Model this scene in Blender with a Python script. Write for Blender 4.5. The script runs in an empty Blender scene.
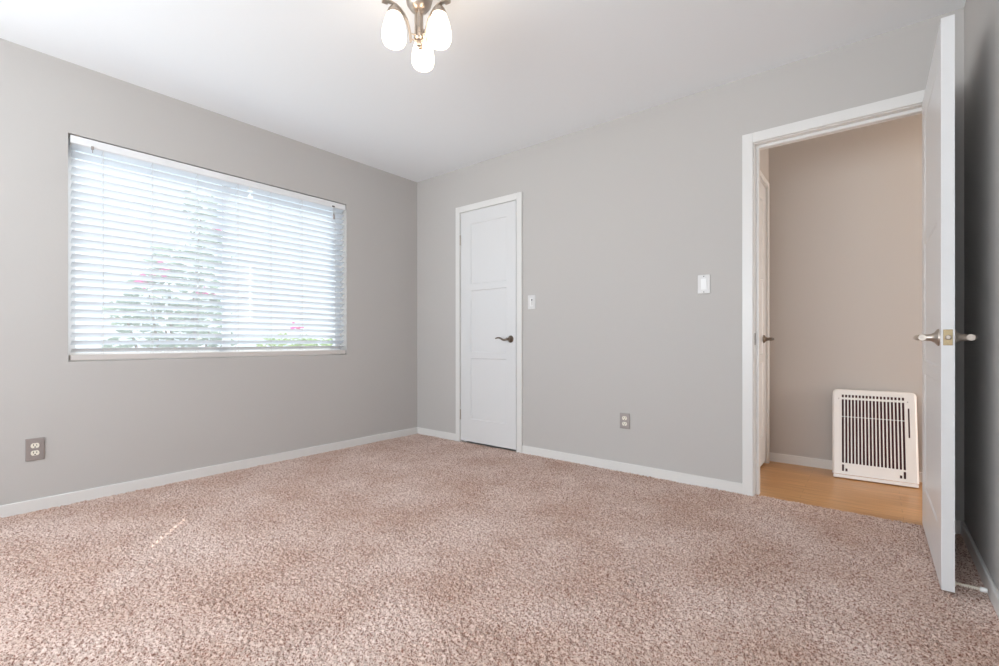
import bpy, bmesh, math, random
import numpy as np
from mathutils import Vector, Matrix

random.seed(7)
rng = np.random.default_rng(7)
S = bpy.context.scene
COL = S.collection

# ------------------------------------------------------------------ camera
cd = bpy.data.cameras.new('camera')
cd.sensor_width = 36.0
cd.lens = 465.83 / 999.0 * 36.0
cd.shift_y = 8.09 / 999.0            # rise of the lens, verticals stay upright
cd.clip_start = 0.02
camera = bpy.data.objects.new('camera', cd)
COL.objects.link(camera)
camera.location = (3.486, -3.0469, 0.8987)
camera.rotation_euler = (math.radians(90), math.radians(0.028), math.radians(38.842))
S.camera = camera

# ------------------------------------------------------------------ sky, sun, exposure
world = bpy.data.worlds.new('world')
S.world = world
world.use_nodes = True
wn = world.node_tree.nodes
bg = wn['Background']
bg.inputs['Color'].default_value = (0.76, 0.88, 1.0, 1)
bg.inputs["Strength"].default_value = 1.3

sd = bpy.data.lights.new('sun', 'SUN')
sd.energy = 8.0
sd.angle = math.radians(0.25)
sd.color = (1.0, 0.95, 0.87)
sun = bpy.data.objects.new('sun', sd)
COL.objects.link(sun)
el = math.radians(46.0)
sdir = Vector((0.772 * math.cos(el), -0.636 * math.cos(el), -math.sin(el)))
sun.rotation_euler = sdir.to_track_quat('-Z', 'Y').to_euler()
sun.location = (-6, 5, 8)

# unseen fill light added behind the camera to brighten the room
ad = bpy.data.lights.new('rear_fill_light', 'AREA')
ad.shape = 'RECTANGLE'; ad.size = 3.2; ad.size_y = 1.3
ad.energy = 104.0
ad.color = (0.90, 0.955, 1.0)
al = bpy.data.objects.new('rear_fill_light', ad)
COL.objects.link(al)
al.location = (2.1, -4.80, 1.36)
al.rotation_euler = (math.radians(116), 0, 0)      # facing +y, into the room

# unseen fill light added at the left wall, beside the camera
ld = bpy.data.lights.new('side_fill_light', 'AREA')
ld.shape = 'RECTANGLE'; ld.size = 1.3; ld.size_y = 1.3
ld.energy = 8.0
ld.color = (0.86, 0.94, 1.0)
lo = bpy.data.objects.new('side_fill_light', ld)
COL.objects.link(lo)
lo.location = (-0.17, -3.775, 1.40)
lo.rotation_euler = (math.radians(90), 0, math.radians(-90))      # facing +x, into the room

# daylight reaching the hallway from the room at its far end
hd_ = bpy.data.lights.new('hall_daylight', 'AREA')
hd_.shape = 'RECTANGLE'; hd_.size = 0.7; hd_.size_y = 1.5
hd_.energy = 33.0
hd_.color = (1.0, 0.93, 0.88)
ho = bpy.data.objects.new('hall_daylight', hd_)
COL.objects.link(ho)
ho.location = (5.9, 0.55, 1.0)
ho.rotation_euler = (math.radians(90), 0, math.radians(90))   # facing -x along the hall

S.view_settings.view_transform = 'Standard'
S.view_settings.look = 'None'
S.view_settings.gamma = 1.0
S.view_settings.use_curve_mapping = False
S.view_settings.exposure = 0.12
S.cycles.use_denoising = True
S.cycles.max_bounces = 14
S.cycles.diffuse_bounces = 8
S.cycles.transparent_max_bounces = 16
S.cycles.sample_clamp_indirect = 12.0

# ------------------------------------------------------------------ materials
def mat(name, col, rough=0.5, metal=0.0, spec=0.5):
    m = bpy.data.materials.new(name)
    m.use_nodes = True
    b = m.node_tree.nodes['Principled BSDF']
    b.inputs['Base Color'].default_value = (*col, 1)
    b.inputs['Roughness'].default_value = rough
    b.inputs['Metallic'].default_value = metal
    b.inputs['Specular IOR Level'].default_value = spec
    return m

def nt(m):
    return m.node_tree.nodes, m.node_tree.links, m.node_tree.nodes['Principled BSDF']

def add_bump(m, scale, strength, dist=0.002, detail=3.0):
    n, l, b = nt(m)
    tc = n.new('ShaderNodeTexCoord')
    no = n.new('ShaderNodeTexNoise')
    no.inputs['Scale'].default_value = scale
    no.inputs['Detail'].default_value = detail
    bu = n.new('ShaderNodeBump')
    bu.inputs['Strength'].default_value = strength
    bu.inputs['Distance'].default_value = dist
    l.new(tc.outputs['Object'], no.inputs['Vector'])
    l.new(no.outputs['Fac'], bu.inputs['Height'])
    l.new(bu.outputs['Normal'], b.inputs['Normal'])
    return no

def noise_color(m, c1, c2, scale, lo=0.35, hi=0.65, detail=3.0, stretch=(1, 1, 1)):
    n, l, b = nt(m)
    tc = n.new('ShaderNodeTexCoord')
    mp = n.new('ShaderNodeMapping')
    mp.inputs['Scale'].default_value = stretch
    no = n.new('ShaderNodeTexNoise')
    no.inputs['Scale'].default_value = scale
    no.inputs['Detail'].default_value = detail
    cr = n.new('ShaderNodeValToRGB')
    cr.color_ramp.elements[0].position = lo
    cr.color_ramp.elements[1].position = hi
    cr.color_ramp.elements[0].color = (*c1, 1)
    cr.color_ramp.elements[1].color = (*c2, 1)
    l.new(tc.outputs['Object'], mp.inputs['Vector'])
    l.new(mp.outputs['Vector'], no.inputs['Vector'])
    l.new(no.outputs['Fac'], cr.inputs['Fac'])
    l.new(cr.outputs['Color'], b.inputs['Base Color'])
    return cr

M_wall = mat('greige_wall_paint', (0.525, 0.506, 0.488), 0.75, spec=0.25)
add_bump(M_wall, 90, 0.12, 0.002)
M_hallwall = mat('hall_wall_paint', (0.54, 0.505, 0.475), 0.7, spec=0.3)
add_bump(M_hallwall, 90, 0.12, 0.002)
M_ceil = mat('white_ceiling_paint', (0.885, 0.915, 0.94), 0.85, spec=0.2)
add_bump(M_ceil, 70, 0.1, 0.002)
M_trim = mat('white_trim_paint', (0.75, 0.742, 0.725), 0.35)
M_door = mat('white_door_paint', (0.72, 0.722, 0.725), 0.32)
M_exterior = mat('white_stucco', (0.75, 0.74, 0.72), 0.9)
M_nickel = mat('brushed_nickel', (0.50, 0.44, 0.385), 0.32, 1.0)
M_bronze = mat('aged_nickel', (0.22, 0.18, 0.145), 0.3, 1.0)
M_steel = mat('brushed_steel_plate', (0.38, 0.345, 0.33), 0.42, 0.5)
M_brass = mat('dull_brass', (0.42, 0.33, 0.20), 0.45, 1.0)
M_whiteplastic = mat('white_plastic', (0.80, 0.80, 0.79), 0.3)
M_plate = mat('white_switch_plate', (0.68, 0.67, 0.66), 0.35)
M_ivory = mat('ivory_plastic', (0.84, 0.80, 0.70), 0.4)
M_slot = mat('dark_slot', (0.03, 0.028, 0.026), 0.7)
M_vinyl = mat('white_vinyl', (0.82, 0.83, 0.84), 0.35)
M_rail = mat('shade_toned_blind_rail', (0.64, 0.60, 0.57), 0.4)  # bottom rail colour darkened to carry the shade it sits in
M_cord = mat('grey_white_cord', (0.60, 0.60, 0.60), 0.8)
M_enamel = mat('warm_white_enamel', (0.84, 0.82, 0.80), 0.35)
M_maroon = mat('dark_maroon_metal', (0.07, 0.008, 0.012), 0.6)
M_ground = mat('pale_concrete', (0.55, 0.53, 0.50), 0.9)
noise_color(M_ground, (0.50, 0.48, 0.45), (0.60, 0.58, 0.55), 3.0)
M_leaf = mat('garden_leaf', (0.25, 0.34, 0.26), 0.5)
M_leafpale = mat('garden_leaf_pale', (0.36, 0.48, 0.24), 0.5)
M_petal = mat('magenta_petal', (0.75, 0.10, 0.38), 0.6)
M_bark = mat('bark', (0.16, 0.11, 0.08), 0.9)

# slightly translucent blind slat
M_slat = mat('white_blind_slat', (0.78, 0.83, 0.88), 0.4)
n, l, b = nt(M_slat)
tr = n.new('ShaderNodeBsdfTranslucent')
tr.inputs['Color'].default_value = (0.80, 0.88, 0.95, 1)
mx = n.new('ShaderNodeMixShader')
mx.inputs['Fac'].default_value = 0.05
out = n['Material Output']
l.new(b.outputs['BSDF'], mx.inputs[1]); l.new(tr.outputs['BSDF'], mx.inputs[2])
l.new(mx.outputs['Shader'], out.inputs['Surface'])

for mm in (M_leaf, M_leafpale, M_petal):
    n, l, b = nt(mm)
    tr = n.new('ShaderNodeBsdfTranslucent')
    c = b.inputs['Base Color'].default_value
    tr.inputs['Color'].default_value = (c[0], c[1], c[2], 1)
    mx = n.new('ShaderNodeMixShader'); mx.inputs['Fac'].default_value = 0.4
    l.new(b.outputs['BSDF'], mx.inputs[1]); l.new(tr.outputs['BSDF'], mx.inputs[2])
    l.new(mx.outputs['Shader'], n['Material Output'].inputs['Surface'])

# thin window glass: sees straight through, reflects at grazing angles
M_glass = bpy.data.materials.new('window_glass')
M_glass.use_nodes = True
n = M_glass.node_tree.nodes; l = M_glass.node_tree.links
n.remove(n['Principled BSDF'])
tp = n.new('ShaderNodeBsdfTransparent'); tp.inputs['Color'].default_value = (0.95, 0.97, 0.98, 1)
gl = n.new('ShaderNodeBsdfGlossy'); gl.inputs['Roughness'].default_value = 0.02
lw = n.new('ShaderNodeLayerWeight'); lw.inputs['Blend'].default_value = 0.5
p5 = n.new('ShaderNodeMath'); p5.operation = 'POWER'; p5.inputs[1].default_value = 4.5
fr = n.new('ShaderNodeMath'); fr.operation = 'MULTIPLY_ADD'; fr.inputs[1].default_value = 0.9; fr.inputs[2].default_value = 0.06
l.new(lw.outputs['Facing'], p5.inputs[0]); l.new(p5.outputs['Value'], fr.inputs[0])
mx = n.new('ShaderNodeMixShader')
l.new(fr.outputs['Value'], mx.inputs['Fac']); l.new(tp.outputs['BSDF'], mx.inputs[1]); l.new(gl.outputs['BSDF'], mx.inputs[2])
# translucent film added to veil the view outside with pale haze
hz = n.new('ShaderNodeBsdfTranslucent'); hz.inputs['Color'].default_value = (0.85, 0.90, 0.95, 1)
m2 = n.new('ShaderNodeMixShader'); m2.inputs['Fac'].default_value = 0.10
l.new(mx.outputs['Shader'], m2.inputs[1]); l.new(hz.outputs['BSDF'], m2.inputs[2])
l.new(m2.outputs['Shader'], n['Material Output'].inputs['Surface'])

def emit(name, col, strength, base=(0.9, 0.88, 0.82)):
    m = mat(name, base, 0.3)
    b = m.node_tree.nodes['Principled BSDF']
    b.inputs['Emission Color'].default_value = (*col, 1)
    b.inputs['Emission Strength'].default_value = strength
    return m
M_shade = emit('lit_frosted_glass', (1.0, 0.80, 0.60), 6.0)
M_hallshade = emit('lit_hall_glass', (1.0, 0.74, 0.48), 14.0)

# carpet: pale pink-beige twist pile with darker flecks
M_carpet = mat('pink_beige_carpet', (0.55, 0.42, 0.37), 0.95, spec=0.1)
n, l, b = nt(M_carpet)
tc = n.new('ShaderNodeTexCoord')
n1 = n.new('ShaderNodeTexNoise'); n1.inputs['Scale'].default_value = 175; n1.inputs['Detail'].default_value = 2; n1.inputs['Roughness'].default_value = 0.65
cr = n.new('ShaderNodeValToRGB')
cr.color_ramp.elements[0].position = 0.39; cr.color_ramp.elements[0].color = (0.27, 0.135, 0.10, 1)
cr.color_ramp.elements[1].position = 0.60; cr.color_ramp.elements[1].color = (0.80, 0.665, 0.60, 1)
e = cr.color_ramp.elements.new(0.47); e.color = (0.68, 0.52, 0.455, 1)
n2 = n.new('ShaderNodeTexNoise'); n2.inputs['Scale'].default_value = 2.8; n2.inputs['Detail'].default_value = 4
cr2 = n.new('ShaderNodeValToRGB')
cr2.color_ramp.elements[0].position = 0.35; cr2.color_ramp.elements[0].color = (0.84, 0.77, 0.725, 1)
cr2.color_ramp.elements[1].position = 0.65; cr2.color_ramp.elements[1].color = (1.0, 1.0, 1.0, 1)
mu = n.new('ShaderNodeMixRGB'); mu.blend_type = 'MULTIPLY'; mu.inputs['Fac'].default_value = 1.0
l.new(tc.outputs['Object'], n1.inputs['Vector']); l.new(tc.outputs['Object'], n2.inputs['Vector'])
l.new(n1.outputs['Fac'], cr.inputs['Fac']); l.new(n2.outputs['Fac'], cr2.inputs['Fac'])
l.new(cr.outputs['Color'], mu.inputs[1]); l.new(cr2.outputs['Color'], mu.inputs[2])
l.new(mu.outputs['Color'], b.inputs['Base Color'])

# honey laminate planks running along x
M_wood = mat('honey_plank_floor', (0.50, 0.28, 0.11), 0.32)
n, l, b = nt(M_wood)
tc = n.new('ShaderNodeTexCoord')
br = n.new('ShaderNodeTexBrick')
br.inputs['Scale'].default_value = 1.0
br.inputs['Brick Width'].default_value = 0.9
br.inputs['Row Height'].default_value = 0.065
br.inputs['Mortar Size'].default_value = 0.0012
br.inputs['Color1'].default_value = (0.60, 0.33, 0.13, 1)
br.inputs['Color2'].default_value = (0.53, 0.28, 0.105, 1)
br.inputs['Mortar'].default_value = (0.36, 0.18, 0.07, 1)
mp = n.new('ShaderNodeMapping'); mp.inputs['Scale'].default_value = (2.0, 34.0, 1.0)
gn = n.new('ShaderNodeTexNoise'); gn.inputs['Scale'].default_value = 2.0; gn.inputs['Detail'].default_value = 5
gr = n.new('ShaderNodeValToRGB')
gr.color_ramp.elements[0].position = 0.3; gr.color_ramp.elements[0].color = (0.78, 0.74, 0.70, 1)
gr.color_ramp.elements[1].position = 0.7; gr.color_ramp.elements[1].color = (1.08, 1.06, 1.04, 1)
mu = n.new('ShaderNodeMixRGB'); mu.blend_type = 'MULTIPLY'; mu.inputs['Fac'].default_value = 1.0
l.new(tc.outputs['Object'], br.inputs['Vector']); l.new(tc.outputs['Object'], mp.inputs['Vector'])
l.new(mp.outputs['Vector'], gn.inputs['Vector']); l.new(gn.outputs['Fac'], gr.inputs['Fac'])
l.new(br.outputs['Color'], mu.inputs[1]); l.new(gr.outputs['Color'], mu.inputs[2])
l.new(mu.outputs['Color'], b.inputs['Base Color'])

# ------------------------------------------------------------------ helpers
def B():
    return bmesh.new()

def box(bm, x0, x1, y0, y1, z0, z1, bev=0.0, seg=2):
    vs = [bm.verts.new((x, y, z)) for z in (z0, z1) for y in (y0, y1) for x in (x0, x1)]
    fs = []
    for q in ((0, 2, 3, 1), (4, 5, 7, 6), (0, 1, 5, 4), (2, 6, 7, 3), (0, 4, 6, 2), (1, 3, 7, 5)):
        fs.append(bm.faces.new([vs[i] for i in q]))
    if bev > 0:
        es = set(e for f in fs for e in f.edges)
        bmesh.ops.bevel(bm, geom=list(es), offset=bev, segments=seg, affect='EDGES', profile=0.5)

def _frame(d):
    d = d.normalized()
    a = Vector((0, 0, 1)) if abs(d.z) < 0.9 else Vector((1, 0, 0))
    u = d.cross(a).normalized()
    return u, d.cross(u).normalized()

def tube(bm, pts, rad, n=10, flat=1.0, up=None):
    pts = [Vector(p) for p in pts]
    rads = rad if isinstance(rad, (list, tuple)) else [rad] * len(pts)
    rings = []
    u = v = None
    for i, p in enumerate(pts):
        d = pts[min(i + 1, len(pts) - 1)] - pts[max(i - 1, 0)]
        d.normalize()
        if up is not None:
            v = Vector(up); u = d.cross(v).normalized(); v = u.cross(d).normalized()
        elif u is None:
            u, v = _frame(d)
        else:
            u = (u - d * u.dot(d)).normalized(); v = d.cross(u)
        rings.append([bm.verts.new(p + (u * math.cos(2 * math.pi * k / n) + v * math.sin(2 * math.pi * k / n) * flat) * rads[i]) for k in range(n)])
    for a, c in zip(rings[:-1], rings[1:]):
        for k in range(n):
            bm.faces.new((a[k], a[(k + 1) % n], c[(k + 1) % n], c[k]))
    bm.faces.new(rings[0][::-1]); bm.faces.new(rings[-1])

def lathe(bm, prof, origin=(0, 0, 0), axis=(0, 0, 1), n=32, caps=(True, True)):
    """prof: list of (radius, height) along axis"""
    o = Vector(origin); ax = Vector(axis).normalized(); u, v = _frame(ax)
    rings = []
    for r, h in prof:
        rings.append([bm.verts.new(o + ax * h + (u * math.cos(2 * math.pi * k / n) + v * math.sin(2 * math.pi * k / n)) * max(r, 1e-5)) for k in range(n)])
    for a, c in zip(rings[:-1], rings[1:]):
        for k in range(n):
            bm.faces.new((a[k], a[(k + 1) % n], c[(k + 1) % n], c[k]))
    if caps[0]: bm.faces.new(rings[0][::-1])
    if caps[1]: bm.faces.new(rings[-1])

def obj(name, bm, m, parent=None, smooth=False, label=None, angle=40):
    bmesh.ops.recalc_face_normals(bm, faces=bm.faces[:])
    me = bpy.data.meshes.new(name)
    bm.to_mesh(me); bm.free()
    me.materials.append(m)
    if smooth:
        me.shade_smooth()
        try:
            me.set_sharp_from_angle(angle=math.radians(angle))
        except Exception:
            pass
    o = bpy.data.objects.new(name, me)
    COL.objects.link(o)
    if parent is not None:
        o.parent = parent
        off = Vector(parent.location)
        if parent.parent is not None:
            off = off + Vector(parent.parent.location)
        if not parent.get('local'):
            me.transform(Matrix.Translation(-off))
    if label: o['label'] = label
    return o

def thing(name, label, cat, loc, group=None):
    o = bpy.data.objects.new(name, None)
    o.empty_display_size = 0.05
    COL.objects.link(o)
    o.location = loc
    o['label'] = label; o['category'] = cat
    if group: o['group'] = group
    return o

def struct(name, bm, m, label=None, cat=None, smooth=False):
    o = obj(name, bm, m, smooth=smooth)
    o['kind'] = 'structure'
    if label: o['label'] = label
    if cat: o['category'] = cat
    return o

W, H = 3.811, 2.451          # room width, ceiling height
YR = -4.60                   # wall behind the camera
T = 0.115                    # inner wall thickness
WY0, WY1, WZ0, WZ1 = -2.5345, -0.785, 0.786, 2.0575   # window recess
CL, CR_, CT = 0.590, 1.216, 2.044     # closet door opening
HL, HR, HT = 2.940, 3.700, 2.047      # hall door clear opening

# ------------------------------------------------------------------ structure
LY0, LY1, LZ0, LZ1 = -4.45, -3.10, 0.72, 2.08          # unseen opening added beside the viewer for its fill light
bm = B()
box(bm, -0.14, 0, YR - 0.14, LY0, -0.02, H)
box(bm, -0.14, 0, LY1, WY0, -0.02, H)
box(bm, -0.14, 0, LY0, LY1, -0.02, LZ0)
box(bm, -0.14, 0, LY0, LY1, LZ1, H)
box(bm, -0.14, 0, WY1, 1.2, -0.02, H)
box(bm, -0.14, 0, WY0, WY1, -0.02, WZ0)
box(bm, -0.14, 0, WY0, WY1, WZ1, H)
struct('wall_left', bm, M_wall, 'greige painted wall holding the window with blinds', 'wall')

bm = B()
box(bm, 0, CL - 0.02, 0, T, -0.02, H)
box(bm, CR_ + 0.02, HL - 0.02, 0, T, -0.02, H)
box(bm, HR + 0.02, W + 0.12, 0, T, -0.02, H)
box(bm, CL - 0.02, CR_ + 0.02, 0, T, CT + 0.02, H)
box(bm, HL - 0.02, HR + 0.02, 0, T, HT + 0.02, H)
struct('wall_back', bm, M_wall, 'greige painted wall with the closet door and the hall doorway', 'wall')

bm = B(); box(bm, W, W + 0.12, YR - 0.14, 0, -0.02, H)
struct('wall_right', bm, M_wall, 'greige wall at far right behind the open door', 'wall')
# wall behind the camera with a window opening added for fill light
RX0, RX1, RZ0, RZ1 = 0.25, 3.55, 0.72, 2.08
bm = B()
box(bm, 0, RX0, YR - 0.14, YR, -0.02, H)
box(bm, RX1, W, YR - 0.14, YR, -0.02, H)
box(bm, RX0, RX1, YR - 0.14, YR, -0.02, RZ0)
box(bm, RX0, RX1, YR - 0.14, YR, RZ1, H)
struct('wall_rear', bm, M_wall, 'greige wall behind the viewer', 'wall')
bm = B(); box(bm, -0.14, W + 0.12, YR - 0.14, T, H, H + 0.15)
struct('ceiling', bm, M_ceil, 'smooth white painted ceiling', 'ceiling')

# hallway shell
HX = 2.862; HY = 0.977
bm = B(); box(bm, 2.6, 6.3, HY, HY + 0.12, -0.02, 2.62)
struct('wall_hall_back', bm, M_hallwall, 'beige hallway wall seen through the doorway', 'wall')
bm = B()
box(bm, HX - 0.12, HX, T, 0.145, -0.02, 2.5)
box(bm, HX - 0.12, HX, 0.885, HY, -0.02, 2.5)
box(bm, HX - 0.12, HX, 0.145, 0.885, 2.04, 2.5)
struct('wall_hall_left', bm, M_hallwall, 'narrow hallway end wall with a white door', 'wall')
bm = B(); box(bm, 6.2, 6.3, T, HY, -0.02, 2.5); box(bm, 4.9, 5.0, T, HY, 1.95, 2.5)
struct('wall_hall_right', bm, M_hallwall, 'far end wall of the hallway', 'wall')
bm = B(); box(bm, W + 0.12, 6.3, 0, T, -0.02, 2.5)
struct('wall_hall_front', bm, M_hallwall, 'near side wall of the hallway', 'wall')
bm = B(); box(bm, 2.6, 6.3, T, HY + 0.12, 2.5, 2.62)
struct('ceiling_hall', bm, M_ceil, 'white hallway ceiling', 'ceiling')
bm = B(); box(bm, 2.6, 6.3, 0.018, HY, -0.06, -0.006)
struct('floor_hall', bm, M_wood, 'honey brown plank floor of the hallway', 'floor')
# closet interior behind the closed door
bm = B()
box(bm, -0.0, 1.9, T + 0.5, T + 0.58, -0.02, H)
box(bm, -0.0, 0.08, T, T + 0.5, -0.02, H); box(bm, 1.82, 1.9, T, T + 0.5, -0.02, H)
box(bm, -0.0, 1.9, T, T + 0.58, H, H + 0.1); box(bm, 0, 1.9, 0.03, T + 0.58, -0.1, -0.02)
struct('wall_closet', bm, M_wall, 'closet interior behind the closed white door', 'wall')

# carpet: a dense uneven pile surface
def carpet():
    st = 0.0042
    nx = int(round((W) / st)); ny = int(round(-YR / st))
    ex = 5                                  # extra rows into the doorway
    xs = np.linspace(0.0, W, nx + 1); ys = np.linspace(YR, 0.0, ny + 1)
    dy = ys[1] - ys[0]
    ys = np.concatenate([ys, dy * np.arange(1, ex + 1)])
    X, Y = np.meshgrid(xs, ys)
    h = rng.random(X.shape)
    def blur(a, k):
        for _ in range(k):
            a = (a + np.roll(a, 1, 0) + np.roll(a, -1, 0) + np.roll(a, 1, 1) + np.roll(a, -1, 1)) / 5
        return a
    h1 = h + 0.35 * blur(h, 1); h1 = (h1 - h1.mean()) / h1.std()
    h2 = blur(rng.random(X.shape), 60); h2 = (h2 - h2.mean()) / h2.std()
    Z = np.clip(h1, -2.2, 2.0) * 0.0026 * (1 + 0.22 * h2) - 0.004
    jx = (rng.random(X.shape) - 0.5) * st * 0.7; jy = (rng.random(X.shape) - 0.5) * st * 0.7
    jx[:, 0] = 0; jx[:, -1] = 0; jy[0] = 0; jy[-1] = 0; jy[ny] = 0
    co = np.stack([X + jx, Y + jy, Z], -1).reshape(-1, 3).astype(np.float32)
    ncol = nx + 1
    r = np.arange(ny + ex)[:, None]; c = np.arange(nx)[None, :]
    a = r * ncol + c
    q = np.stack([a, a + 1, a + 1 + ncol, a + ncol], -1)
    xc = (xs[:-1] + xs[1:]) / 2
    keep = np.ones((ny + ex, nx), bool)
    keep[ny:, :] = ((xc > HL - 0.015) & (xc < HR + 0.015))[None, :]
    # only the strip of the closet door sill
    q = q[keep].reshape(-1, 4)
    used = np.unique(q); remap = np.full(co.shape[0], -1); remap[used] = np.arange(len(used))
    co = co[used]; q = remap[q]
    me = bpy.data.meshes.new('floor')
    me.vertices.add(len(co)); me.vertices.foreach_set('co', co.ravel())
    me.loops.add(q.size); me.loops.foreach_set('vertex_index', q.ravel().astype(np.int32))
    me.polygons.add(len(q)); me.polygons.foreach_set('loop_start', np.arange(0, q.size, 4, dtype=np.int32))
    me.update(calc_edges=True)
    me.shade_smooth()
    me.materials.append(M_carpet)
    o = bpy.data.objects.new('floor', me); COL.objects.link(o)
    o['kind'] = 'structure'; o['label'] = 'pinkish beige twist pile carpet over the whole room'; o['category'] = 'carpet'
carpet()

# outside ground
bm = B(); box(bm, -30, 34, -30, 30, -0.5, -0.3)
struct('ground', bm, M_ground, 'pale ground outside the window', 'ground')

# ------------------------------------------------------------------ baseboards
def board(bm, x0, x1, y0, y1, z1=0.059):
    box(bm, x0, x1, y0, y1, -0.012, z1, 0.003, 1)
bm = B(); board(bm, 0, 0.012, YR, 0)
struct('baseboard_left', bm, M_trim, 'low white baseboard under the window', 'baseboard')
bm = B(); board(bm, 0.012, CL - 0.056, -0.012, 0)
board(bm, CR_ + 0.058, HL - 0.057, -0.012, 0); board(bm, HR + 0.062, W - 0.012, -0.012, 0)
struct('baseboard_back', bm, M_trim, 'low white baseboard along the wall with the doors', 'baseboard')
bm = B(); board(bm, W - 0.012, W, YR, 0)
struct('baseboard_right', bm, M_trim, 'low white baseboard behind the open door', 'baseboard')
bm = B(); board(bm, 0.012, W - 0.012, YR, YR + 0.012)
struct('baseboard_rear', bm, M_trim, 'low white baseboard behind the viewer', 'baseboard')
bm = B(); board(bm, HX, 6.2, HY - 0.012, HY, 0.058)
struct('baseboard_hall', bm, M_trim, 'white baseboard on the hallway wall', 'baseboard')

# ------------------------------------------------------------------ door casings and jambs
def casing(name, x0, x1, zt, wL, wR, wT, label, stop=True, depth=T, dark=False):
    bm = B()
    # jamb boards lining the opening
    box(bm, x0 - 0.02, x0, 0.0, depth, -0.012, zt + 0.02)
    box(bm, x1, x1 + 0.02, 0.0, depth, -0.012, zt + 0.02)
    box(bm, x0, x1, 0.0, depth, zt, zt + 0.02)
    # flat casing on the room face
    box(bm, x0 - 0.005 - wL, x0 - 0.005, -0.016, 0.0, -0.012, zt + 0.004 + wT, 0.002, 1)
    box(bm, x1 + 0.005, x1 + 0.005 + wR, -0.016, 0.0, -0.012, zt + 0.004 + wT, 0.002, 1)
    box(bm, x0 - 0.005, x1 + 0.005, -0.016, 0.0, zt + 0.004, zt + 0.004 + wT, 0.002, 1)
    if stop:
        box(bm, x0, x0 + 0.016, 0.040, 0.080, -0.012, zt - 0.016)
        box(bm, x1 - 0.016, x1, 0.040, 0.080, -0.012, zt - 0.016)
        box(bm, x0, x1, 0.040, 0.080, zt - 0.016, zt)
    return struct(name, bm, M_trim, label, 'door casing')

casing('trim_1', CL, CR_, CT, 0.051, 0.052, 0.055, 'white flat casing around the closed closet door')
casing('trim_2', HL, HR, HT, 0.056, 0.056, 0.058, 'white flat casing around the open hall doorway')
t2 = bpy.data.objects['trim_2']
bm = B(); box(bm, HL - 0.001, HL + 0.0012, 0.006, 0.032, 0.875, 0.945, 0.001, 1)
obj('strike_plate', bm, M_bronze, t2, label='dark metal strike plate')

# ------------------------------------------------------------------ three-panel doors
def panel_door_bm(w, h, t, panels, rec=0.006, bev=0.006):
    """door slab: x 0..w, y 0..t, z 0..h; recessed flat panels on both faces"""
    bm = B()
    xs = [0.0]; zs = [0.0]
    px0, px1 = panels[0][0], panels[0][1]
    xs = [0.0, px0, px1, w]
    zs = [0.0]
    for p in sorted(panels, key=lambda p: p[2]):
        zs += [p[2], p[3]]
    zs.append(h)
    for y, sgn in ((0.0, 1), (t, -1)):
        V = [[bm.verts.new((x, y, z)) for x in xs] for z in zs]
        for j in range(len(zs) - 1):
            for i in range(3):
                quad = [V[j][i], V[j][i + 1], V[j + 1][i + 1], V[j + 1][i]]
                if i == 1 and j % 2 == 1:
                    x0, x1, z0, z1 = xs[1], xs[2], zs[j], zs[j + 1]
                    yy = y + sgn * rec
                    I = [bm.verts.new(c) for c in ((x0 + bev, yy, z0 + bev), (x1 - bev, yy, z0 + bev), (x1 - bev, yy, z1 - bev), (x0 + bev, yy, z1 - bev))]
                    for k in range(4):
                        bm.faces.new((quad[k], quad[(k + 1) % 4], I[(k + 1) % 4], I[k]))
                    bm.faces.new(I)
                else:
                    bm.faces.new(quad)
    bm.verts.ensure_lookup_table()
    # rim
    def rim(c):
        a = [bm.verts.new((x, y, z)) for x, y, z in c]
        bm.faces.new(a)
    rim(((0, 0, 0), (w, 0, 0), (w, t, 0), (0, t, 0))); rim(((0, 0, h), (w, 0, h), (w, t, h), (0, t, h)))
    rim(((0, 0, 0), (0, t, 0), (0, t, h), (0, 0, h))); rim(((w, 0, 0), (w, t, 0), (w, t, h), (w, 0, h)))
    bmesh.ops.remove_doubles(bm, verts=bm.verts[:], dist=1e-5)
    return bm

def lever_parts(parent, base, nrm, along, mtl, wavy=False, L=0.105, proj=0.055, rr=0.031):
    """rosette + lever: base on the door face, nrm out of the face, along = lever direction"""
    base = Vector(base); nrm = Vector(nrm); along = Vector(along)
    bm = B()
    lathe(bm, [(rr, 0.0), (rr, 0.003), (rr * 0.93, 0.006), (rr * 0.6, 0.013), (rr * 0.42, 0.022), (rr * 0.38, proj - 0.012), (0.0125, proj)], base, nrm, 28)
    h = obj('handle', bm, mtl, parent, True)
    bm = B()
    p0 = base + nrm * (proj - 0.004)
    pts = []; rad = []
    N = 14
    for i in range(N + 1):
        s = i / N
        z = (-0.006 * math.sin(min(s / 0.45, 1) * math.pi) + (0.011 * math.sin((s - 0.4) / 0.6 * math.pi * 0.86) if s > 0.4 else 0.0)) if wavy else 0.0
        pts.append(p0 + along * (s * L) + Vector((0, 0, z)) + nrm * (0.012 * math.sin(min(s * 3, 1) * math.pi / 2)))
        rad.append(0.0115 * (1 - 0.35 * s) if not wavy else 0.010 * (1 - 0.45 * s))
    pts.insert(0, p0 - along * 0.012); rad.insert(0, 0.0115)
    tube(bm, pts, rad, 12)
    k = obj('lever', bm, mtl, h, True)
    return h

def hinge(parent, c, ax='z', hh=0.088):
    bm = B()
    lathe(bm, [(0.0055, -hh / 2), (0.0055, hh / 2)], c, (0, 0, 1), 12)
    lathe(bm, [(0.0035, hh / 2), (0.0045, hh / 2 + 0.003), (0.002, hh / 2 + 0.007)], c, (0, 0, 1), 10)
    return obj('hinge', bm, M_nickel, parent, True)

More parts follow.
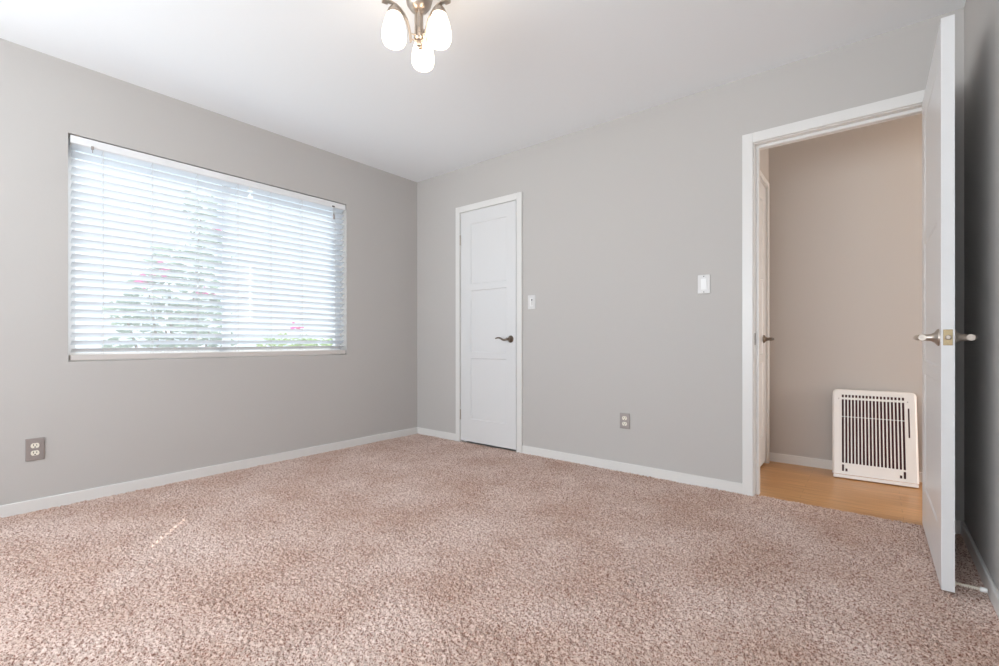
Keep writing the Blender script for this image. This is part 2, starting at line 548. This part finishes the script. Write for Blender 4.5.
# closet door (closed)
cw = CR_ - CL - 0.010; chh = CT - 0.004 - 0.012
pan = [(0.120, 0.518, 0.199, 0.749 - 0.013), (0.120, 0.518, 0.802 - 0.013, 1.345 - 0.013), (0.120, 0.518, 1.398 - 0.013, 1.932 - 0.013)]
bm = panel_door_bm(cw, chh, 0.035, pan)
bmesh.ops.translate(bm, verts=bm.verts[:], vec=(CL + 0.005, -0.009, 0.013))
d1 = struct('door_1', bm, M_door, 'closed white three panel closet door with a wavy lever', 'door')
lever_parts(d1, (1.157, -0.009, 0.915), (0, -1, 0), (-1, 0, 0), M_bronze, True, L=0.112, proj=0.05, rr=0.030)
hinge(d1, (CL + 0.001, -0.013, 1.80), hh=0.085); hinge(d1, (CL + 0.001, -0.013, 0.24), hh=0.085)

# bedroom door standing open against the right wall
dw, dh, dt = 0.768, 2.032, 0.0355
pan = [(0.12, dw - 0.12, 0.20, 0.735), (0.12, dw - 0.12, 0.79, 1.335), (0.12, dw - 0.12, 1.39, dh - 0.115)]
bm = panel_door_bm(dw, dh, dt, pan, 0.0035, 0.008)
# local x runs from the hinge edge towards the room (-y), local y from left face to right face (+x)
ang = math.radians(0.32)
R = Matrix(((math.sin(ang), math.cos(ang), 0, 0), (-math.cos(ang), math.sin(ang), 0, 0), (0, 0, 1, 0), (0, 0, 0, 1)))
DM = Matrix.Translation((3.6658, -0.003, 0.014)) @ R
bm.transform(DM)
d2 = struct('door_2', bm, M_door, 'open white panel door seen nearly edge on at right', 'door')
def dp(x, y, z): return DM @ Vector((x, y, z))
def dv(x, y, z): return (DM.to_3x3() @ Vector((x, y, z))).normalized()
lz = 0.897
lever_parts(d2, dp(dw - 0.062, 0, lz), dv(0, -1, 0), dv(-1, 0, 0), M_nickel, False, L=0.10, proj=0.050)
lever_parts(d2, dp(dw - 0.062, dt, lz), dv(0, 1, 0), dv(-1, 0, 0), M_nickel, False, L=0.10, proj=0.050)
bm = B(); box(bm, dw - 0.002, dw + 0.0015, dt / 2 - 0.0125, dt / 2 + 0.0125, lz - 0.028, lz + 0.028, 0.0008, 1)
for s in (-1, 1):
    lathe(bm, [(0.0035, 0), (0.003, 0.0012)], (dw + 0.0014, dt / 2, lz + s * 0.021), (1, 0, 0), 10)
bm.transform(DM); lp = obj('latch_plate', bm, M_brass, d2, label='brass latch plate')
bm = B(); lathe(bm, [(0.0085, 0), (0.0085, 0.008), (0.006, 0.0105)], (dw + 0.001, dt / 2, lz), (1, 0, 0), 16)
bm.transform(DM); obj('latch_bolt', bm, M_nickel, lp, True)
for z in (0.25, 1.02, 1.82):
    p = dp(0.0, 0.0, z); hinge(d2, (p.x + 0.034, p.y + 0.004, p.z))
# spring door stop on the back face of the door near the floor
q = dp(dw - 0.035, dt, 0.021)
nv = dv(0, 1, 0)
bm = B()
lathe(bm, [(0.011, 0.0), (0.011, 0.004), (0.006, 0.008)], q, nv, 16)
pts = []
for i in range(150):
    a = i / 150 * 2 * math.pi * 15
    u, v = _frame(nv)
    pts.append(q + nv * (0.006 + 0.062 * i / 150) + (u * math.cos(a) + v * math.sin(a)) * 0.0042)
tube(bm, pts, 0.0013, 5)
ds = obj('door_stop', bm, M_ivory, d2, True, label='thin cream spring door stop')
bm = B(); lathe(bm, [(0.0075, 0.066), (0.0085, 0.07), (0.0085, 0.080), (0.006, 0.084)], q, nv, 16)
obj('rubber_tip', bm, M_whiteplastic, ds, True)

# hallway door on the end wall
bm = panel_door_bm(0.72, 2.015, 0.035, [(0.11, 0.61, 0.20, 0.735), (0.11, 0.61, 0.79, 1.335), (0.11, 0.61, 1.39, 1.90)])
R3 = Matrix(((0, -1, 0, 0), (1, 0, 0, 0), (0, 0, 1, 0), (0, 0, 0, 1)))
bm.transform(Matrix.Translation((HX - 0.004, 0.155, 0.012)) @ R3)
d3 = struct('door_3', bm, M_door, 'white hallway door with dark lever seen through the doorway', 'door')
lever_parts(d3, (HX - 0.004, 0.790, 0.912), (1, 0, 0), (0, -1, 0), M_bronze, False, L=0.10, proj=0.055, rr=0.03)
bm = B()
box(bm, HX - 0.12, HX, 0.145, 0.153, -0.012, 2.04); box(bm, HX - 0.12, HX, 0.877, 0.885, -0.012, 2.04)
box(bm, HX - 0.12, HX, 0.153, 0.877, 2.03, 2.04)
box(bm, HX, HX + 0.015, T + 0.002, 0.151, -0.012, 2.070, 0.002, 1)
box(bm, HX, HX + 0.015, 0.879, 0.915, -0.012, 2.070, 0.002, 1)
box(bm, HX, HX + 0.015, 0.151, 0.879, 2.034, 2.070, 0.002, 1)
struct('trim_3', bm, M_trim, 'white casing of the hallway door', 'door casing')
bm = B(); box(bm, HX - 0.2, HX - 0.12, T, HY, -0.02, 2.5)
struct('wall_hall_closet', bm, M_hallwall, 'wall behind the hallway door', 'wall')

# ------------------------------------------------------------------ window (left wall) and two unseen ones added for their light
def window(name, x0, x1, y0, y1, z0, z1, axis, label, mid=None):
    """vinyl slider: frame lies in plane; axis 'y' = runs along y"""
    root = thing(name, label, 'window', ((x0 + x1) / 2, (y0 + y1) / 2, z0))
    root['kind'] = 'structure'
    bm = B()
    f = 0.045
    if axis == 'y':
        box(bm, x0, x1, y0, y0 + f, z0, z1); box(bm, x0, x1, y1 - f, y1, z0, z1)
        box(bm, x0, x1, y0 + f, y1 - f, z0, z0 + f); box(bm, x0, x1, y0 + f, y1 - f, z1 - f, z1)
        box(bm, x0 + 0.010, x1 - 0.014, mid - 0.026, mid + 0.026, z0 + f, z1 - f)
    else:
        box(bm, x0, x0 + f, y0, y1, z0, z1); box(bm, x1 - f, x1, y0, y1, z0, z1)
        box(bm, x0 + f, x1 - f, y0, y1, z0, z0 + f); box(bm, x0 + f, x1 - f, y0, y1, z1 - f, z1)
        mid = (x0 + x1) / 2 if mid is None else mid
        box(bm, mid - 0.03, mid + 0.03, y0 + 0.004, y1 - 0.004, z0 + f, z1 - f)
    obj('window_frame', bm, M_vinyl, root)
    for k in range(2):
        bm = B()
        if axis == 'y':
            a, c = (y0 + f, mid - 0.026) if k == 0 else (mid + 0.026, y1 - f)
            xm = (x0 + x1) / 2
            vs = [(xm, a, z0 + f), (xm, c, z0 + f), (xm, c, z1 - f), (xm, a, z1 - f)]
        else:
            a, c = (x0 + f, mid - 0.03) if k == 0 else (mid + 0.03, x1 - f)
            ym = (y0 + y1) / 2
            vs = [(a, ym, z0 + f), (c, ym, z0 + f), (c, ym, z1 - f), (a, ym, z1 - f)]
        bm.faces.new([bm.verts.new(v) for v in vs])
        obj('pane', bm, M_glass, root)
    return root
W1 = window('window_1', -0.138, -0.095, WY0, WY1, WZ0, WZ1, 'y', 'wide sliding window behind white blinds', -1.679)
# insect screen over the left sash
M_screen = bpy.data.materials.new('insect_screen'); M_screen.use_nodes = True
n = M_screen.node_tree.nodes; l = M_screen.node_tree.links
n.remove(n['Principled BSDF'])
tp = n.new('ShaderNodeBsdfTransparent')
df = n.new('ShaderNodeBsdfTranslucent'); df.inputs['Color'].default_value = (0.74, 0.80, 0.86, 1)
mx = n.new('ShaderNodeMixShader'); mx.inputs['Fac'].default_value = 0.08
l.new(tp.outputs['BSDF'], mx.inputs[1]); l.new(df.outputs['BSDF'], mx.inputs[2])
l.new(mx.outputs['Shader'], n['Material Output'].inputs['Surface'])
bm = B(); bm.faces.new([bm.verts.new(v) for v in ((-0.150, WY0 + 0.03, WZ0 + 0.03), (-0.150, -1.66, WZ0 + 0.03), (-0.150, -1.66, WZ1 - 0.03), (-0.150, WY0 + 0.03, WZ1 - 0.03))])
obj('insect_screen', bm, M_screen, W1)
window('added_window_3', -0.138, -0.095, LY0, LY1, LZ0, LZ1, 'y', 'unseen window added beside the viewer to light the room', (LY0 + LY1) / 2)
window('added_window_2', RX0, RX1, YR - 0.135, YR - 0.095, RZ0, RZ1, 'x', 'wide unseen window added behind the viewer to light the room')

# ------------------------------------------------------------------ horizontal blind
BX = -0.036
bl = thing('window_blind', 'white two inch horizontal slat blind filling the wide window', 'window blind', (BX, -1.656, WZ0))
BY0, BY1 = WY0 + 0.010, WY1 - 0.006
LAD = [-2.381, -2.142, -1.894, -1.644, -1.413, -1.172, -0.886]
SUN_Y = -1.555
bm = B(); box(bm, -0.064, -0.014, BY0 + 0.004, BY1 - 0.004, 2.008, WZ1 - 0.004, 0.002, 1)
hr = obj('headrail', bm, M_vinyl, bl)
bm = B(); box(bm, -0.012, -0.003, BY0, BY1, 2.008, WZ1 - 0.006, 0.002, 1)
obj('valance', bm, M_vinyl, bl)
bm = B(); box(bm, BX - 0.026, BX + 0.030, BY0, BY1, WZ0 + 0.005, WZ0 + 0.037, 0.004, 2)
obj('bottom_rail', bm, M_rail, bl)

PITCH = 0.0443; TILT = math.radians(29)
def slat_mesh(hole):
    bm = B()
    w = 0.050
    xs = [-0.025, -0.0165, -0.009, -0.003, 0.003, 0.009, 0.0205, 0.025]
    ys = [BY0 + 0.008, BY1 - 0.004]
    hy = []
    if hole:
        hy = [(SUN_Y - 0.0065, SUN_Y + 0.0065, SUN_Y + 0.028)]
    yy = sorted(ys + [v for h in hy for v in h])
    def pos(x, y, dz):
        z = 0.0022 * (1 - (x / 0.025) ** 2) + dz
        return (BX + x * math.cos(TILT) - z * math.sin(TILT), y, x * math.sin(TILT) + z * math.cos(TILT))
    G = [[[bm.verts.new(pos(x, y, dz)) for y in yy] for x in xs] for dz in (0.0, 0.0022)]
    nX, nY = len(xs) - 1, len(yy) - 1
    def solid(i, j):
        if i < 0 or j < 0 or i >= nX or j >= nY: return False
        if hole and j == 1 and i <= 5: return False
        if hole and j == 2 and i <= 2: return False
        return True
    for i in range(nX):
        for j in range(nY):
            if not solid(i, j): continue
            a, c = G[0], G[1]
            bm.faces.new((a[i][j], a[i + 1][j], a[i + 1][j + 1], a[i][j + 1]))
            bm.faces.new((c[i][j], c[i][j + 1], c[i + 1][j + 1], c[i + 1][j]))
            if not solid(i - 1, j): bm.faces.new((a[i][j], a[i][j + 1], c[i][j + 1], c[i][j]))
            if not solid(i + 1, j): bm.faces.new((a[i + 1][j], c[i + 1][j], c[i + 1][j + 1], a[i + 1][j + 1]))
            if not solid(i, j - 1): bm.faces.new((a[i][j], c[i][j], c[i + 1][j], a[i + 1][j]))
            if not solid(i, j + 1): bm.faces.new((a[i][j + 1], a[i + 1][j + 1], c[i + 1][j + 1], c[i][j + 1]))
    return bm
ZS0 = WZ0 + 0.060
s_plain = obj('slat', slat_mesh(False), M_slat, bl, True)
s_hole = obj('slat', slat_mesh(True), M_slat, bl, True)
off = -Vector(bl.location).z
zs = [ZS0 + k * PITCH for k in range(27)]
first = {False: s_plain, True: s_hole}; usedf = {False: False, True: False}
for z in zs:
    if z > 1.998: break
    h = (1.03 < z < 1.46) or z > 1.93
    src = first[h]
    if usedf[h]:
        o = src.copy(); COL.objects.link(o); o.parent = bl
    else:
        o = src; usedf[h] = True
    o.location.z = z            # mesh was shifted down by the blind's base height, so z is absolute here
for y in LAD:
    bm = B()
    tube(bm, [(BX + 0.0262, y, WZ0 + 0.03), (BX + 0.0262, y, 2.012)], 0.0012, 6)
    tube(bm, [(BX - 0.0245, y, WZ0 + 0.03), (BX - 0.0245, y, 2.012)], 0.0012, 6)
    for z in zs:
        if z > 1.998: break
        tube(bm, [(BX - 0.0240, y, z - 0.0122), (BX + 0.0255, y, z + 0.0085)], 0.0007, 4)
    obj('ladder_cord', bm, M_cord, bl)
# tilt hook at the left end, pull cord with tassel at the right end
bm = B()
box(bm, -0.004, 0.006, -2.437, -2.425, 1.994, 2.014, 0.002, 1)
tube(bm, [(0.001, -2.431, 1.996), (0.001, -2.431, 1.983), (0.004, -2.431, 1.978), (0.007, -2.431, 1.982)], 0.0022, 8)
obj('tilt_hook', bm, M_steel, bl, True)
bm = B()
for dy in (-0.004, 0.004):
    tube(bm, [(0.001, -0.905 + dy, 2.015), (0.003, -0.905 + dy, 1.955)], 0.0011, 6)
lathe(bm, [(0.002, 0.0), (0.007, -0.012), (0.0085, -0.045), (0.006, -0.05)], (0.003, -0.905, 1.957), (0, 0, 1), 14)
pc = obj('pull_cord', bm, M_steel, bl, True)
bm = B(); box(bm, -0.004, -0.001, -0.917, -0.893, 2.010, 2.020, 0.001, 1)
obj('cord_lock', bm, M_slot, bl)

# ------------------------------------------------------------------ wall plates
def plate_local(kind, w, h, mplate):
    """built facing -y at origin (centre), returns list of (name, bm, mat, level)"""
    parts = []
    bm = B(); box(bm, -w / 2, w / 2, -0.007, 0.0, -h / 2, h / 2, 0.003, 2)
    parts.append(('cover_plate', bm, mplate, 0))
    if kind == 'outlet':
        for s in (1, -1):
            bm = B()
            prof = []
            zc = s * 0.0195
            ring = []
            for k in range(28):
                a = 2 * math.pi * k / 28
                ring.append((0.0168 * math.cos(a), max(-0.0128, min(0.0128, 0.0168 * math.sin(a)))))
            f = [bm.verts.new((x, -0.0095, zc + z)) for x, z in ring]; g = [bm.verts.new((x, -0.005, zc + z)) for x, z in ring]
            bm.faces.new(f)
            for k in range(28): bm.faces.new((f[k], f[(k + 1) % 28], g[(k + 1) % 28], g[k]))
            parts.append(('receptacle', bm, M_ivory, 0))
            bm = B()
            box(bm, -0.0075, -0.0050, -0.0101, -0.009, zc - 0.001, zc + 0.0085)
            box(bm, 0.0050, 0.0075, -0.0101, -0.009, zc - 0.001, zc + 0.0075)
            lathe(bm, [(0.0030, 0.009), (0.0030, 0.0101)], (0, 0, zc - 0.0075), (0, -1, 0), 12)
            parts.append(('contact_slots', bm, M_slot, 1))
        bm = B(); lathe(bm, [(0.0035, 0.006), (0.003, 0.0082)], (0, 0, 0), (0, -1, 0), 12)
        parts.append(('screw', bm, M_steel, 0))
    elif kind == 'rocker':
        bm = B()
        vs = [(-0.0165, -0.0085, -0.0335), (0.0165, -0.0085, -0.0335), (0.0165, -0.0125, 0.0335), (-0.0165, -0.0125, 0.0335)]
        a = [bm.verts.new(v) for v in vs]; c = [bm.verts.new((v[0], -0.004, v[2])) for v in vs]
        bm.faces.new(a)
        for k in range(4): bm.faces.new((a[k], a[(k + 1) % 4], c[(k + 1) % 4], c[k]))
        parts.append(('rocker', bm, M_whiteplastic, 0))
        for s in (1, -1):
            bm = B(); lathe(bm, [(0.0033, 0.006), (0.003, 0.0082)], (0, 0, s * 0.0485), (0, -1, 0), 12)
            parts.append(('screw', bm, M_slot, 0))
    else:   # slide dimmer
        bm = B(); box(bm, -0.0165, 0.0165, -0.0090, -0.004, -0.0335, 0.0335, 0.001, 1)
        parts.append(('dimmer_face', bm, M_whiteplastic, 0))
        bm = B(); box(bm, 0.004, 0.0085, -0.0094, -0.008, -0.027, 0.027)
        parts.append(('slider_track', bm, M_steel, 1))
        bm = B(); box(bm, 0.0015, 0.011, -0.0135, -0.009, 0.012, 0.022, 0.001, 1)
        parts.append(('slider_knob', bm, M_slot, 1))
    return parts

def wall_plate(name, label, cat, kind, loc, rotz, w, h, mplate, group=None):
    root = thing(name, label, cat, loc, group)
    root['local'] = 1
    last = None
    for nm, bm, m, lev in plate_local(kind, w, h, mplate):
        bm.transform(Matrix.Rotation(rotz, 4, 'Z'))
        par = last if (lev == 1 and last is not None) else root
        o = obj(nm, bm, m, None)
        o.parent = par
        if lev == 0: last = o
    del root['local']
    return root
wall_plate('wall_outlet', 'grey metal double outlet on the window wall at far left', 'outlet', 'outlet', (0.0, -2.6665, 0.3245), math.radians(90), 0.074, 0.118, M_steel)
wall_plate('wall_outlet', 'grey metal double outlet low on the wall between the two doors', 'outlet', 'outlet', (2.1445, 0.0, 0.348), 0, 0.072, 0.106, M_steel)
wall_plate('light_switch', 'white rocker light switch left of the open doorway', 'light switch', 'rocker', (2.6626, 0.0, 1.2507), 0, 0.073, 0.118, M_plate)
wall_plate('dimmer_switch', 'small white slide dimmer switch right of the closet door', 'light switch', 'dimmer', (1.364, 0.0, 1.208), 0, 0.072, 0.112, M_plate)

# ------------------------------------------------------------------ ceiling lamp
LX, LY = 1.944, -1.689
def lobj(name, bm, m, parent, smooth):
    bm.transform(Matrix.Translation((0, 0, 0.002)))
    return obj(name, bm, m, parent, smooth)
lamp = thing('ceiling_lamp', 'three arm nickel ceiling light with glowing frosted glass shades', 'ceiling light', (LX, LY, H))
bm = B()
lathe(bm, [(0.064, H), (0.066, H - 0.012), (0.064, H - 0.03), (0.060, H - 0.06), (0.052, H - 0.092), (0.036, H - 0.114), (0.018, H - 0.124), (0.008, H - 0.126)], (LX, LY, 0), (0, 0, 1), 40)
obj('canopy', bm, M_nickel, lamp, True)
bm = B()
# central column: bundle of rods around a core
lathe(bm, [(0.0095, 2.205), (0.0095, 2.35)], (LX, LY, 0), (0, 0, 1), 16)
for k in range(3):
    a = math.radians(60 + 120 * k) + 0.4
    lathe(bm, [(0.0065, 2.212), (0.0065, 2.345)], (LX + 0.0145 * math.cos(a), LY + 0.0145 * math.sin(a), 0), (0, 0, 1), 14)
lathe(bm, [(0.004, 2.176), (0.010, 2.179), (0.0125, 2.186), (0.011, 2.192), (0.008, 2.196), (0.016, 2.199), (0.0205, 2.204), (0.0215, 2.214)], (LX, LY, 0), (0, 0, 1), 28)
for k in range(3):
    a = math.radians(90 + 120 * k) + math.radians(39)
    dd = Vector((math.cos(a), math.sin(a), 0))
    for zz in (2.198, 2.222):
        tube(bm, [Vector((LX, LY, zz)) + dd * 0.008, Vector((LX, LY, zz)) + dd * 0.0405], 0.0028, 8)
lobj('column', bm, M_nickel, lamp, True)
fw = Vector((-0.631, 0.776, 0)); rt = Vector((0.776, 0.631, 0))
for k, a in enumerate((90, 210, 330)):
    d = rt * math.cos(math.radians(a)) + fw * math.sin(math.radians(a))
    c = Vector((LX, LY, 0))
    RAD = 0.110
    bm = B()
    ctrl = [(0.036, 2.186), (0.038, 2.200), (0.041, 2.222), (0.046, 2.246), (0.055, 2.271), (0.068, 2.293), (0.084, 2.309), (0.102, 2.319), (0.125, 2.324), (0.145, 2.325)]
    pts = [c + d * r + Vector((0, 0, z)) for r, z in ctrl]
    side = Vector((-d.y, d.x, 0))
    # flat ribbon arm
    ring_prev = None
    for i, p in enumerate(pts):
        tg = (pts[min(i + 1, len(pts) - 1)] - pts[max(i - 1, 0)]).normalized()
        nn = side.cross(tg).normalized()
        ring = [bm.verts.new(p + side * sx * 0.0085 + nn * sn * 0.0025) for sx, sn in ((-1, -1), (1, -1), (1, 1), (-1, 1))]
        if ring_prev:
            for q in range(4): bm.faces.new((ring_prev[q], ring_prev[(q + 1) % 4], ring[(q + 1) % 4], ring[q]))
        else:
            bm.faces.new(ring[::-1])
        ring_prev = ring
    bm.faces.new(ring_prev)
    e = c + d * 0.150
    # block end of the ribbon
    for i in range(1):
        q0 = c + d * 0.140
        vv = []
        for zz in (2.316, 2.339):
            for r_, s_ in ((0.136, -0.012), (0.136, 0.012), (0.160, 0.012), (0.160, -0.012)):
                pnt = c + d * r_ + side * s_; vv.append(bm.verts.new((pnt.x, pnt.y, zz)))
        for fidx in ((0, 1, 2, 3), (7, 6, 5, 4), (0, 4, 5, 1), (1, 5, 6, 2), (2, 6, 7, 3), (3, 7, 4, 0)):
            bm.faces.new([vv[t] for t in fidx])
    arm = lobj('arm', bm, M_nickel, lamp, True)
    p = c + d * RAD
    bm = B()
    lathe(bm, [(0.006, 2.322), (0.009, 2.316), (0.017, 2.308), (0.025, 2.297), (0.030, 2.285), (0.0305, 2.276), (0.024, 2.275)], p, (0, 0, 1), 28)
    lobj('socket_cap', bm, M_nickel, arm, True)
    bm = B()
    prof = [(0.0265, 2.284), (0.031, 2.272), (0.038, 2.254), (0.045, 2.230), (0.0495, 2.206), (0.051, 2.186), (0.049, 2.168), (0.044, 2.156), (0.037, 2.150)]
    inn = [(r - 0.003, z + (0.002 if i == len(prof) - 1 else 0)) for i, (r, z) in enumerate(prof)][::-1]
    lathe(bm, prof + inn, p, (0, 0, 1), 36, (False, False))
    lobj('lamp_shade', bm, M_shade, arm, True)

# hall ceiling light, out of sight beyond the open door
hl = thing('hall_ceiling_light', 'warm dome light on the hallway ceiling', 'ceiling light', (4.35, 0.56, 2.5))
bm = B(); lathe(bm, [(0.13, 2.5), (0.13, 2.48), (0.12, 2.475)], (4.35, 0.56, 0), (0, 0, 1), 32)
obj('base', bm, M_nickel, hl, True)
bm = B(); lathe(bm, [(0.118, 2.478), (0.112, 2.45), (0.09, 2.42), (0.05, 2.40), (0.01, 2.395)], (4.35, 0.56, 0), (0, 0, 1), 32)
obj('lamp_shade', bm, M_hallshade, hl, True)

# ------------------------------------------------------------------ white furnace grille leaning on the hallway wall
hw, hh, hd = 0.424, 0.585, 0.052
fx = Matrix.Translation((3.272, 0.757, -0.004)) @ Matrix.Rotation(math.radians(3.0), 4, 'Z') @ Matrix.Rotation(math.radians(-12.8), 4, 'X')
heater = thing('heater_grille', 'white slotted wall furnace cover leaning against the hallway wall', 'heater cover', (3.487, 0.79, -0.006))
def hput(name, bm, m, par, smooth=False, label=None):
    bm.transform(fx)
    return obj(name, bm, m, par, smooth, label)
# front face: grid with real slots
slots = []
nS = 18
sx0, sx1 = 0.052, 0.362
for k in range(nS):
    xc = sx0 + (sx1 - sx0) * k / (nS - 1)
    slots.append((xc - 0.0056, xc + 0.0056))
xs = [0.006] + [v for s in slots for v in s] + [0.384, 0.392, hw - 0.006]
xs = sorted(set(round(v, 5) for v in xs))
zs_ = [0.026, 0.045, 0.062, 0.082, 0.090, 0.098, 0.325, 0.512, 0.521, 0.533, 0.548, hh - 0.006]
zs_ = [0.026, 0.046, 0.064, 0.088, 0.100, 0.300, 0.485, 0.520, 0.534, 0.552, hh - 0.008]
def is_hole(xm, zm):
    for k, (a, c) in enumerate(slots):
        if a < xm < c:
            if 0.100 < zm < 0.520: return True
            if 0.534 < zm < 0.552: return True
            if k in (0, nS - 1) and 0.046 < zm < 0.088: return True
            if k in (1, nS - 2) and 0.046 < zm < 0.070: return True
    if 0.384 < xm < 0.392 and 0.300 < zm < 0.485: return True
    return False
bm = B()
G = {}
for j, z in enumerate(zs_):
    for i, x in enumerate(xs):
        G[i, j] = (bm.verts.new((x, 0.0, z)), bm.verts.new((x, 0.003, z)))
sol = lambda i, j: 0 <= i < len(xs) - 1 and 0 <= j < len(zs_) - 1 and not is_hole((xs[i] + xs[i + 1]) / 2, (zs_[j] + zs_[j + 1]) / 2)
for i in range(len(xs) - 1):
    for j in range(len(zs_) - 1):
        if not sol(i, j): continue
        q4 = ((i, j), (i + 1, j), (i + 1, j + 1), (i, j + 1))
        bm.faces.new([G[c][0] for c in q4]); bm.faces.new([G[c][1] for c in q4][::-1])
        for (di, dj), (c0, c1) in (((-1, 0), (q4[0], q4[3])), ((1, 0), (q4[1], q4[2])), ((0, -1), (q4[0], q4[1])), ((0, 1), (q4[3], q4[2]))):
            if not sol(i + di, j + dj):
                bm.faces.new((G[c0][0], G[c1][0], G[c1][1], G[c0][1]))
# rounded shell around the face (left, top, right) swept profile
prof = [(0.0, 0.0), (-0.004, 0.001), (-0.010, 0.005), (-0.014, 0.011), (-0.016, 0.020), (-0.016, hd)]
path = []
Lx, Rx, Tz, r = 0.010, hw - 0.010, hh - 0.010, 0.030
cs = []
rin = 0.012
cs.append((Lx, 0.026, -1, 0)); cs.append((Lx, Tz - rin, -1, 0))
for a in range(1, 6):
    t = math.radians(180 - 15 * a); cs.append((Lx + rin + rin * math.cos(t), Tz - rin + rin * math.sin(t), math.cos(t), math.sin(t)))
cs.append((Lx + rin, Tz, 0, 1)); cs.append((Rx - rin, Tz, 0, 1))
for a in range(1, 6):
    t = math.radians(90 - 15 * a); cs.append((Rx - rin + rin * math.cos(t), Tz - rin + rin * math.sin(t), math.cos(t), math.sin(t)))
cs.append((Rx, Tz - rin, 1, 0)); cs.append((Rx, 0.026, 1, 0))
prev = None
for x, z, nx_, nz_ in cs:
    ring = [bm.verts.new((x - nx_ * o_, y_, z - nz_ * o_)) for o_, y_ in prof]
    if prev:
        for k in range(len(ring) - 1): bm.faces.new((prev[k], prev[k + 1], ring[k + 1], ring[k]))
    prev = ring
body = hput('grille_face', bm, M_enamel, heater, True)
# bottom lip
bm = B()
box(bm, 0.0, hw, -0.010, hd, 0.002, 0.0235, 0.003, 2)
hput('bottom_lip', bm, M_enamel, heater)
# crossbar wire and dark interior
bm = B(); tube(bm, [(0.045, 0.007, 0.405), (0.369, 0.007, 0.405)], 0.0022, 8)
hput('crossbar', bm, M_enamel, heater)
bm = B(); box(bm, 0.012, hw - 0.012, 0.040, 0.044, 0.030, hh - 0.02)
hput('inner_panel', bm, M_maroon, heater, label='dark maroon interior behind the slots')
for x in (0.030, 0.384):
    bm = B()
    lathe(bm, [(0.0035, 0.0), (0.0028, 0.0018)], (x, 0.0, 0.525), (0, -1, 0), 10)
    hput('screw', bm, M_steel, heater)


# ------------------------------------------------------------------ garden plants outside the window
def leaf_cloud(blobs, n, size, shell=0.55):
    bm = B()
    tot = sum(b[3] ** 2 for b in blobs)
    for bx_, by_, bz_, br_ in blobs:
        for _ in range(int(n * br_ ** 2 / tot)):
            d = Vector((random.gauss(0, 1), random.gauss(0, 1), random.gauss(0, 1))).normalized()
            rr = br_ * (shell + (1 - shell) * random.random()) * random.uniform(0.75, 1.12)
            p = Vector((bx_, by_, bz_)) + d * rr
            a = Vector((random.gauss(0, 1), random.gauss(0, 1), random.gauss(0, 1))).normalized()
            u, v = _frame(a)
            s = size * random.uniform(0.6, 1.3)
            bm.faces.new([bm.verts.new(p + u * s), bm.verts.new(p + v * s * 0.45), bm.verts.new(p - u * s), bm.verts.new(p - v * s * 0.45)])
    return bm

def shrub(name, label, cat, base, blobs, nleaf, nflow, leafm, size=0.05, flow=None):
    root = thing(name, label, cat, base)
    obj('leaves', leaf_cloud(blobs, nleaf, size), leafm, root)
    if nflow:
        fb = flow or blobs
        for f1 in fb:
            obj('flower_cluster', leaf_cloud([f1], nflow // len(fb), size * 0.8, 0.2), M_petal, root, label='magenta blossom')
    bm = B()
    for bx_, by_, bz_, br_ in blobs:
        m_ = Vector(((base[0] + bx_) / 2, (base[1] + by_) / 2, (base[2] + bz_) / 2 - 0.1))
        tube(bm, [base, m_, (bx_, by_, bz_)], [0.03, 0.02, 0.008], 6)
    obj('stems', bm, M_bark, root)
    return root

bb = [(-2.3, -1.1, 2.38, .19), (-2.3, -1.08, 1.94, .27), (-2.3, -1.42, 1.71, .22), (-2.25, -1.17, 1.43, .30), (-2.35, -1.57, 1.40, .23),
      (-2.3, -1.78, 1.17, .18), (-2.3, -1.44, 1.05, .29), (-2.3, -1.02, 1.05, .26), (-2.3, -1.83, 0.9, .14), (-2.35, -1.3, 0.6, .4), (-2.3, -0.95, 0.6, .35)]
fl = [(-2.2, -0.98, 2.12, .10), (-2.2, -1.5, 1.66, .14), (-2.15, -1.12, 1.4, .12), (-2.2, -1.65, 1.5, .1)]
shrub('flowering_shrub', 'tall shrub with magenta blossom outside the left pane of the window', 'shrub', (-2.35, -1.3, -0.3), bb, 2600, 130, M_leaf, 0.05, fl)
hb = [(-2.2, -0.42, 0.80, .17), (-2.3, -0.14, 0.80, .20), (-2.3, 0.14, 0.80, .21), (-2.3, 0.45, 0.78, .2), (-2.3, -0.3, 0.4, .2), (-2.3, 0.05, 0.4, .26), (-2.3, 0.45, 0.4, .26)]
shrub('low_hedge', 'low pale green bush outside the right pane of the window', 'bush', (-2.3, -0.05, -0.3), hb, 1800, 40, M_leafpale, 0.04, [(-2.2, -0.05, 1.08, .09)])
